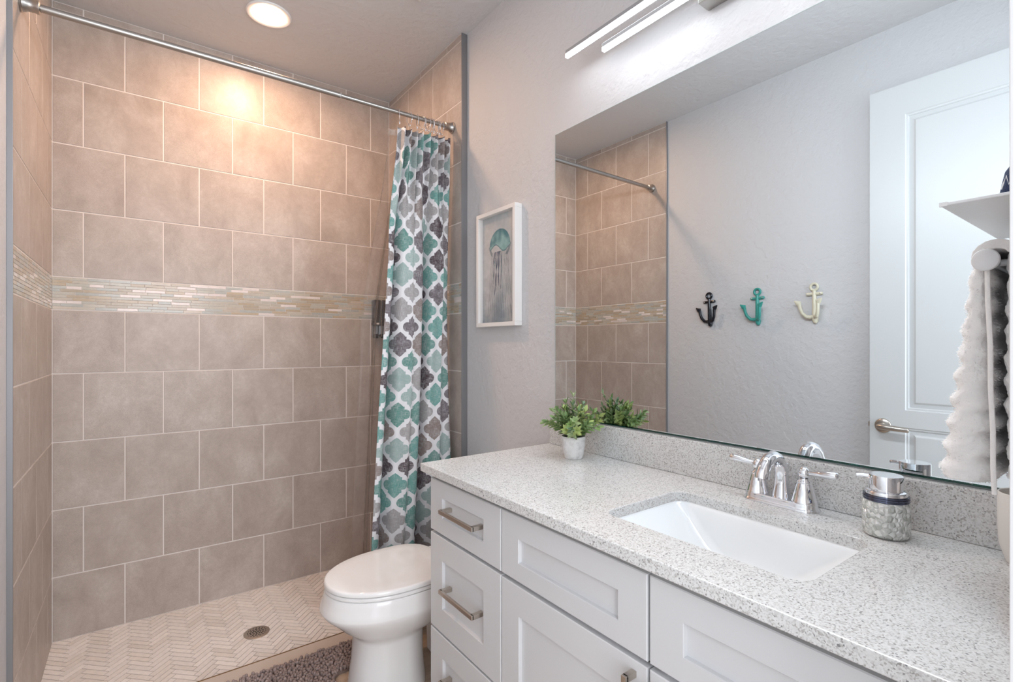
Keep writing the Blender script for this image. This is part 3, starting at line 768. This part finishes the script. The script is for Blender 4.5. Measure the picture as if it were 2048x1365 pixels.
for i in range(54):
    az = 2*pi*i*.382+rd.uniform(-.3, .3); inc = radians(rd.uniform(4, 86) if i > 8 else rd.uniform(0, 25)); Ls = rd.uniform(.062, .110)*(1.0 if inc < .95 else .88)
    if i in (3, 11): Ls = .135
    d0 = Vector((sin(inc)*cos(az), sin(inc)*sin(az), cos(inc)+.2)).normalized()
    p = Vector((cos(az)*.018*rd.random(), sin(az)*.018*rd.random(), .066)); pts = [p.copy()]; d = Vector((d0.x*.8, d0.y*.8, d0.z+.35)).normalized(); n = 9
    col = rd.choice(GR)
    for k in range(n):
        d = (d+Vector((d0.x*.13, d0.y*.13, d0.z*.03-.02 if inc > .9 else .02))).normalized(); p = p+d*Ls/n; pts.append(p.copy())
        if k >= 1:
            for sd_ in (0, pi) if k < n-1 else (0, 2.1, 4.2):
                ph = sd_+k*pi/2; a = d.orthogonal().normalized(); b = d.cross(a)
                o_ = (a*cos(ph)+b*sin(ph)); ld = (o_*.85+d*(.75 if k < n-1 else 1.6)).normalized()
                kk = rd.uniform(.8, 1.15)
                add_leaf(p, ld, d, rd.uniform(.019, .028), rd.uniform(.0080, .0115), (col[0]*kk, col[1]*kk, col[2]*kk))
    tube(stem, pts, .0009, 5)
# keep foliage clear of the splash and mirror
for bmx in (stem, leaf):
    for v in bmx.verts:
        lim = XM-.004-1.140
        if v.co.x > lim-.025: v.co.x = lim-.025+(v.co.x-lim+.025)*.35
        v.co.x = min(v.co.x, lim)
        if v.co.x > .090 and v.co.z < .104: v.co.x = .088
        v.co.z = max(v.co.z, .004)
obj('stem', stem, plain('plant_stem', (.12, .2, .07), .6), t, smooth=True)['kind'] = 'stuff'
o = obj('foliage', leaf, M['leaf'], t, smooth=True, angle=0); o['kind'] = 'stuff'
# ------------------------------------------------------------------ mirror
t = thing('wall_mirror', 'large frameless mirror on the wall above the vanity', 'mirror')
bm = bmesh.new(); box(bm, XM-.0055, XM-.0005, YF+.003, 1.403, 1.0085, 2.0516); obj('glass_panel', bm, [M['mirror']], t)
bm = bmesh.new(); box(bm, XM-.0068, XM-.0056, YF+.003, 1.403, 1.0060, 1.0105); obj('bottom_channel', bm, M['greenglass'], t)
bm = bmesh.new(); box(bm, XM-.0060, XM-.0003, 1.4031, 1.4042, 1.0085, 2.0526); box(bm, XM-.0060, XM-.0003, YF+.003, 1.4031, 2.0516, 2.0526); obj('polished_edge', bm, plain('polished_glass_edge', (.45, .52, .50), .15), t)
# ------------------------------------------------------------------ vanity light
t = thing('vanity_light', 'modern linear vanity light with staggered glowing LED bars above the mirror', 'wall light')
bm = bmesh.new(); box(bm, 1.2056, XM-.001, .555, .7800, 2.184, 2.30); obj('canopy', bm, M['rodnickel'], t, bevel=.0015)
for y0, y1, zc, xc in ((.235, 1.261, 2.2610, 1.176), (.085, 1.093, 2.2040, 1.176)):
    bm = bmesh.new(); box(bm, xc-.006, xc+.008, y0, y1, zc+.0002, zc+.012); box(bm, xc+.0062, xc+.008, y0, y1, zc-.0125, zc+.0002); hs = obj('bar_housing', bm, M['housing'], t, bevel=.0008)  # back strip added to shield the wall from the diffuser's glow
    bm = bmesh.new(); box(bm, xc-.006, xc+.0060, y0+.001, y1+.001, zc-.012, zc); obj('diffuser', bm, M['led'], hs, bevel=.001)
    # the strip's own output, from the room side and underside of the diffuser
    area_light('led_strip', (xc-.008, (y0+y1)/2, zc-.010), (0, radians(70), 0), .014, y1-y0-.01, LED_W, (.89, .95, 1))
    for ya in (.60, .70):
        bm = bmesh.new(); box(bm, xc+.006, 1.2056, ya, ya+.04, zc+.002, zc+.010); obj('arm', bm, M['rodnickel'], hs)
# ------------------------------------------------------------------ framed print
PY0, PY1, PZ0, PZ1, PD = 1.6106, 1.8970, 1.349, 1.8455, .0375
t = thing('framed_jellyfish_print', 'white framed watercolour of a teal jellyfish on the wall beside the mirror', 'picture', (XM, 0, 0))
bm = bmesh.new(); fw = .017
for a in ((PY0, PY1, PZ0, PZ0+fw), (PY0, PY1, PZ1-fw, PZ1), (PY0, PY0+fw, PZ0+fw, PZ1-fw), (PY1-fw, PY1, PZ0+fw, PZ1-fw)):
    box(bm, -PD, -.0008, a[0], a[1], a[2], a[3])
obj('frame', bm, M['frame'], t, bevel=.001)
iy0, iy1, iz0, iz1 = PY0+fw, PY1-fw, PZ0+fw, PZ1-fw
NW, NH = 150, 280
rd = random.Random(9)
Wd, Hd = iy1-iy0, iz1-iz0
tent = []
for k in range(15):
    x = .29+.033*k+rd.uniform(-.01, .01); pts = []
    amp = rd.uniform(.008, .022); fr = rd.uniform(8, 20); ph = rd.uniform(0, 6); end = rd.uniform(.55, .97); sl = (k-7)*.022*rd.uniform(.4, 1.6)-.03
    dark = (.02, .03, .09) if 2 < k < 9 else ((.05, .22, .24) if k in (2, 8, 9) else (.30, .30, .30)); w = rd.uniform(.016, .036) if 2 < k < 9 else .0065
    tent.append((x, amp, fr, ph, .42 if not 2 < k < 9 else .34, end if not 2 < k < 9 else rd.uniform(.58, .78), sl, dark, w))
def art(u, v):
    """u 0..1 left to right as seen, v 0 top..1 bottom"""
    n1 = noise.noise(Vector((u*3, v*5, 1))); n2 = noise.noise(Vector((u*9, v*14, 4))); n3 = noise.noise(Vector((u*60, v*8, 7)))
    c = Vector((.60, .59, .585))
    lo = max(0, v-.55)/.45
    c = c.lerp(Vector((.22, .27, .31)), max(0, min(.9, lo*(.75+n1*1.0)+n3*.3*lo)))
    if v > .9: c = c.lerp(Vector((.13, .20, .25)), min(.6, (v-.9)*6*(.5+n2)))
    if v < .12: c = c.lerp(Vector((.42, .50, .53)), max(0, .5*(1-v/.12)+n2*.3))
    # fine hairs
    for k in range(0, 26):
        xx = .30+.018*k+(k-13)*.014*(v-.35)*1.4+.012*sin(v*(9+k % 5*3)+k)
        if .34 < v < .96-.012*(k % 7) and abs(u-xx) < .0035: c = c.lerp(Vector((.16, .18, .20)), .6)
    for x, amp, fr, ph, v0, v1, sl, dk, w in tent:
        if v0 < v < v1:
            xx = x+sl*(v-v0)*1.6+amp*sin(fr*v+ph); ww = w*(.45+.75*abs(sin(v*23+ph)))*(1-.5*(v-v0)/(v1-v0))
            q = abs(u-xx)/ww
            if q < 1: c = c.lerp(Vector(dk), (1-q*q)*.95)
    # bell
    bx, by, rx, ry = .52, .285, .295, .150
    e = ((u-bx)/rx)**2+((v-by)/ry)**2
    vb = by+.028*sin((u-bx)*14)+.055*(u-bx)+.03
    if e < 1 and v < vb:
        f = (v-(by-ry))/(2*ry); tq = Vector((.045, .21, .235)).lerp(Vector((.30, .52, .50)), max(0, min(1, f*1.5+n2*1.0+n1*.5)))
        tq = tq.lerp(Vector((.012, .09, .13)), max(0, min(1, (e-.72)*1.6+n1*.7)) if v < by else 0)
        c = c.lerp(tq, .93)
        if v > vb-.012: c = c.lerp(Vector((.03, .08, .11)), .6)
    elif e < 1.25 and by < v < by+.10 and (u < bx-.22 or u > bx+.17) and abs(e-1.0+(v-by)*2) < .18: c = c.lerp(Vector((.06, .12, .15)), .6)
    return c
bm = bmesh.new(); lc = bm.verts.layers.float_color.new('col')
vs = grid(bm, lambda a, b: Vector((-.014, iy1-a*Wd, iz1-b*Hd)), NW, NH)
for j, row in enumerate(vs):
    for i, v in enumerate(row):
        c = art(i/NW, j/NH); v[lc] = (c.x, c.y, c.z, 1)
obj('print', bm, M['print'], t)
bm = bmesh.new(); box(bm, -.0135, -.0009, iy0-.001, iy1+.001, iz0-.001, iz1+.001); obj('backing', bm, M['white'], t)
bm = bmesh.new(); box(bm, -.0262, -.025, iy0-.001, iy1+.001, iz0-.001, iz1+.001); obj('glazing', bm, M['pane'], t)
# ------------------------------------------------------------------ anchor hooks on the left wall
def anchor(y, mat, label, rot, dn=1.7):
    t = thing('anchor_hook', label, 'wall hook', (XLP, y, 1.487), 0, 'anchor shaped wall hooks')
    r_ = Matrix.Rotation(rot, 4, 'X')
    T = lambda x, yy, z: r_ @ Vector((x, yy, z))
    bm = bmesh.new()
    tube(bm, [T(.007, 0, .062), T(.009, 0, .03), T(.0095, 0, -.02), T(.010, 0, -.065), T(.009, 0, -.085), T(.006, 0, -.101), T(.004, 0, -.107)], [.0080, .0098, .0110, .0128, .0145, .0105, .002], 14)
    obj('shank', bm, mat, t, smooth=True)
    bm = bmesh.new(); tube(bm, [T(.007, .017*cos(a), .082+.017*sin(a)) for a in [2*pi*k/28 for k in range(29)]], .0062, 10, cap=False); obj('ring', bm, mat, t, smooth=True)
    bm = bmesh.new(); tube(bm, [T(.007, s, .046) for s in (-.040, -.037, -.030, 0, .030, .037, .040)], [.003, .0070, .0080, .0072, .0080, .0070, .003], 12); obj('stock', bm, mat, t, smooth=True)
    for s in (-1, 1):
        bm = bmesh.new()
        k = .86 if s > 0 else (.58 if dn < 1.2 else .44); d = (.36 if dn < 1.2 else .9) if s > 0 else dn
        tube(bm, [T(.010, 0, -.068), T(.016*d, s*.022*k, -.074), T(.022*d, s*.044*k, -.070), T(.028*d, s*.064*k, -.050), T(.031*d, s*.073*k, -.025), T(.032*d, s*.076*k, -.006)], [.0105, .0098, .0090, .0084, .0080, .0090], 12)
        # flared fluke
        tube(bm, [T(.031*d, s*.074*k, -.014), T(.033*d, s*.080*k, .002), T(.036*d, s*(.080*k+.020), .016)], [.007, .0150, .003], 10, flat=.6)
        obj('fluke', bm, mat, t, smooth=True)
    for s in (-1, 1):
        bm = bmesh.new(); lathe(bm, [(.0036, 0), (.0036, .0012), (.002, .002)], 12, tuple(T(.0140, s*.030, .046)), axis='x'); obj('screw', bm, M['screw'], t, smooth=True)
anchor(1.728, M['black'], 'black anchor shaped wall hook, nearest the shower', radians(-3), .95)
anchor(1.433, M['teal'], 'teal anchor shaped wall hook, in the middle of the row', radians(-2))
anchor(1.137, M['cream'], 'cream anchor shaped wall hook, nearest the door', radians(-2))
# ------------------------------------------------------------------ door, open against the left wall
DX, DY0, DY1, DZ1 = -.250, .090, .881, 2.441
bm = bmesh.new()
def door_face(x, s):
    """moulded two-panel face at plane x; s = inward direction"""
    P_ = [(.226, .7461, .977, 2.3032), (.226, .7461, .255, .90)]
    ys = [DY0, .226, .7461, DY1]; zs = [FL+.01, .255, .90, .977, 2.3032, DZ1]
    V = {}
    g = lambda y, z: V.setdefault((y, z), bm.verts.new((x, y, z)))
    for a in range(3):
        for b in range(5):
            if a == 1 and b in (1, 3): continue
            bm.faces.new((g(ys[a], zs[b]), g(ys[a+1], zs[b]), g(ys[a+1], zs[b+1]), g(ys[a], zs[b+1])))
    for y0, y1, z0, z1 in P_:
        prev = [g(y0, z0), g(y1, z0), g(y1, z1), g(y0, z1)]
        for ins, dp in ((.004, .004), (.010, .0045), (.014, .010), (.030, .0085), (.038, .003), (.042, .0028)):
            cur_ = [bm.verts.new((x+s*dp, yy, zz)) for yy, zz in ((y0+ins, z0+ins), (y1-ins, z0+ins), (y1-ins, z1-ins), (y0+ins, z1-ins))]
            for k in range(4): bm.faces.new((prev[k], prev[(k+1) % 4], cur_[(k+1) % 4], cur_[k]))
            prev = cur_
        bm.faces.new(prev)
door_face(DX, -1); door_face(DX-.035, 1)
for y0, y1, z0, z1 in ((DY0, DY0, FL+.01, DZ1), (DY1, DY1, FL+.01, DZ1)):
    bm.faces.new([bm.verts.new(p) for p in ((DX, y0, z0), (DX-.035, y0, z0), (DX-.035, y0, z1), (DX, y0, z1))])
for z in (FL+.01, DZ1): bm.faces.new([bm.verts.new(p) for p in ((DX, DY0, z), (DX, DY1, z), (DX-.035, DY1, z), (DX-.035, DY0, z))])
dr_ = struct('door_1', bm, M['door'])
HY, HZ = .828, .899
bm = bmesh.new(); lathe(bm, [(.033, .0005), (.033, .004), (.030, .008), (.014, .010), (.012, .040), (.010, .046)], 36, (DX, HY, HZ), axis='x')
tube(bm, [(DX+.046, HY+.010, HZ+.001), (DX+.048, HY, HZ+.001), (DX+.050, HY-.03, HZ-.001), (DX+.048, HY-.07, HZ-.003), (DX+.046, HY-.105, HZ-.004), (DX+.0455, HY-.108, HZ-.004)], [.009, .0150, .0145, .0130, .0125, .009], 16, flat=.9)
obj('door_handle', bm, M['nickel'], dr_, smooth=True, angle=50)
bm = bmesh.new(); box(bm, DX-.028, DX-.010, DY1+.0002, DY1+.010, HZ-.010, HZ+.012); obj('latch', bm, M['darksteel'], dr_, bevel=.001)
for z in (.3, 1.25, 2.2):
    bm = bmesh.new(); tube(bm, [(DX+.004, DY0-.002, z-.045), (DX+.004, DY0-.002, z+.045)], .005, 10); obj('hinge', bm, M['nickel'], dr_, smooth=True)
# ------------------------------------------------------------------ shelf, towel bar, towel on the doorway wall
t = thing('wall_shelf', 'thin white shelf on the wall by the door frame, above the towel', 'shelf')
bm = bmesh.new(); box(bm, .817, 1.150, YF+.001, .1855, 1.4450, 1.4490); obj('shelf_board', bm, M['trimwhite'], t, bevel=.0012)
bm = bmesh.new(); box(bm, .8165, .820, .178, .1862, 1.4445, 1.4495); obj('corner_cap', bm, M['label'], t)
for x in (.86, 1.10):
    bm = bmesh.new(); box(bm, x, x+.012, YF+.001, YF+.03, 1.4490, 1.48); obj('bracket', bm, M['trimwhite'], t, bevel=.003)
t = thing('terry_bundle', 'navy terry bundle with white embroidered letter on the small shelf', 'folded cloth', (.868, .1045, 1.4492), 0)
bm = bmesh.new(); n = 40; rs = []
for z, w, d_ in ((0, .040, .031), (.003, .041, .0325), (.018, .039, .030), (.030, .037, .0275), (.038, .033, .022), (.044, .024, .013), (.046, .006, .004)):
    rs.append([Vector((w*cos(a)*abs(cos(a))**-.35 if abs(cos(a)) > .02 else 0, d_*sin(a)*abs(sin(a))**-.35 if abs(sin(a)) > .02 else 0, z+.003*noise.noise(Vector((a, z*40, 1))))) for a in [2*pi*k/n+.01 for k in range(n)]])
loft(bm, rs); obj('cloth', bm, M['navy'], t, smooth=True, angle=0)
M_pts = [(.0262, .006), (.0242, .013), (.0220, .0215), (.0198, .0105), (.0160, .0215), (.0145, .012), (.0125, .007)]
bm = bmesh.new(); tube(bm, [(-.0405+.04*z, y, z) for y, z in M_pts], .0007, 8)
e = obj('embroidered_letter', bm, M['white'], t, smooth=True, angle=0)
t = thing('pale_bottle', 'pale conical bottle top showing behind the navy bundle at the frame edge', 'bottle', (.955, .1180, 1.4492))
bm = bmesh.new(); lathe(bm, [(.024, 0), (.025, .004), (.024, .075), (.013, .092), (.009, .096), (.007, .135), (.004, .139)], 24); obj('bottle_body', bm, M['cup'], t, smooth=True)
BY, BZ = .163, 1.386
t = thing('towel_bar', 'white towel bar with round end cap under the small shelf', 'towel bar')
bm = bmesh.new(); tube(bm, [(.938, BY, BZ), (1.17, BY, BZ)], .008, 16)
obj('bar', bm, M['trimwhite'], t, smooth=True)
bm = bmesh.new(); lathe(bm, [(.0005, .9285), (.010, .9290), (.0140, .9310), (.0152, .9335), (.0145, .937), (.010, .9405), (.008, .943)], 32, (0, BY, BZ), axis='x'); obj('end_cap', bm, M['chrome' if False else 'trimwhite'], t, smooth=True)
bm = bmesh.new(); tube(bm, [(1.16, BY, BZ), (1.16, YF+.012, BZ)], .007, 14); tube(bm, [(1.16, YF+.012, BZ), (1.16, YF+.001, BZ)], .02, 20); obj('post', bm, M['trimwhite'], t, smooth=True)
bm = bmesh.new(); tube(bm, [(.985, BY, BZ), (.985, YF+.012, BZ+.0)], .005, 12); obj('end_post', bm, M['trimwhite'], t, smooth=True)
t = thing('hand_towel', 'fluffy white hand towel draped over the bar at the right edge', 'towel')
def towel_panel(ys, zs, x0, x1, th, seed, ridge=True):
    """thick plush panel following a path in the y-z plane; ys(z) centre, th(z) half thickness"""
    bm = bmesh.new(); N = 130; K = 80; rs = []
    for j in range(N+1):
        z = zs[0]+(zs[1]-zs[0])*j/N; q = j/N
        c = ys(q); h = th(q)*(1+(.15*sin(q*60+seed) if ridge else 0))
        endr = 1 if 0 < j < N else .6
        rg = []
        for k in range(K):
            a = 2*pi*(k+.5)/K; cx, cy = cos(a), sin(a); r = 1; cx = math.copysign(abs(cx)**.42, cx); cy = math.copysign(abs(cy)**.72, cy)
            dn = noise.noise(Vector((cy*1.5, q*26, seed+cx)))*.0030+noise.noise(Vector((cy*7, q*80, seed+cx)))*.0018
            xx = (x0+x1)/2+(x1-x0)/2*cx*r*endr; yy = c+(h+dn)*cy*r*endr
            rg.append(Vector((xx+dn*.8*cx, yy, z)))
        rs.append(rg)
    loft(bm, rs); return bm
L1 = lambda q: .182+.004*q+.008*q*q
o = obj('front_layer', towel_panel(lambda q: .1715+.0180*q, (1.398, 1.073), .945, 1.12, lambda q: .0095+.0215*q if q > .04 else .006+.1*q, 1), M['towel'], t, smooth=True, angle=0)
o = obj('back_layer', towel_panel(lambda q: .1385-.004*q, (1.398, 1.083), .955, 1.12, lambda q: .009+.005*min(1, q*2), 5), M['towel'], t, smooth=True, angle=0)
bm = bmesh.new(); arcp = []
for k in range(17):
    a = pi*k/16; arcp.append((.1555+.0255*cos(a), 1.392+.0235*sin(a)))
loft(bm, [[Vector((x, y+.001*noise.noise(Vector((x*90, y*300, z*300))), z)) for x in (.948, .955, 1.0, 1.06, 1.115, 1.12)]+[Vector((x, .1555+(y-.1555)*.45, 1.3965+(z-1.392)*.25)) for x in (1.12, 1.115, 1.06, 1.0, .955, .948)] for y, z in arcp]); obj('fold_over_bar', bm, M['towel'], t, smooth=True, bevel=.004, seg=3)
for pts, w in (([(.9445, .1632, 1.376), (.9425, .1622, 1.33), (.9430, .1598, 1.27), (.9415, .1592, 1.21), (.9425, .1570, 1.15), (.9410, .1566, 1.10), (.9415, .1552, 1.064)], .0030), ([(.952, .1375, 1.372), (.951, .1365, 1.28), (.950, .1355, 1.17), (.950, .135, 1.09)], .0026)):
    bm = bmesh.new(); tube(bm, pts, w, 10, flat=.7); obj('hem', bm, M['towel'], t, smooth=True)
# plush fibres along the towel surface
bm = bmesh.new(); rd = random.Random(2)
for k in range(5000):
    q = rd.random(); z = 1.398+(1.073-1.398)*q; h = (.0095+.0215*q if q > .04 else .006+.1*q)*(1+.15*sin(q*60+1)); c = .1715+.0180*q
    a = rd.uniform(0, 2*pi); cx, cy = cos(a), sin(a); r = 1; cx = math.copysign(abs(cx)**.42, cx); cy = math.copysign(abs(cy)**.72, cy)
    p = Vector((1.0325+.0875*cx*r*.99, c+h*cy*r, z)); nrm = Vector((cx*.8, cy, rd.uniform(-.6, .4))).normalized()
    s_ = nrm.orthogonal().normalized()*.0007
    bm.faces.new([bm.verts.new(p+s_), bm.verts.new(p-s_), bm.verts.new(p+nrm*rd.uniform(.002, .004))])
o = obj('plush_fibre', bm, M['towel'], t); o['kind'] = 'stuff'
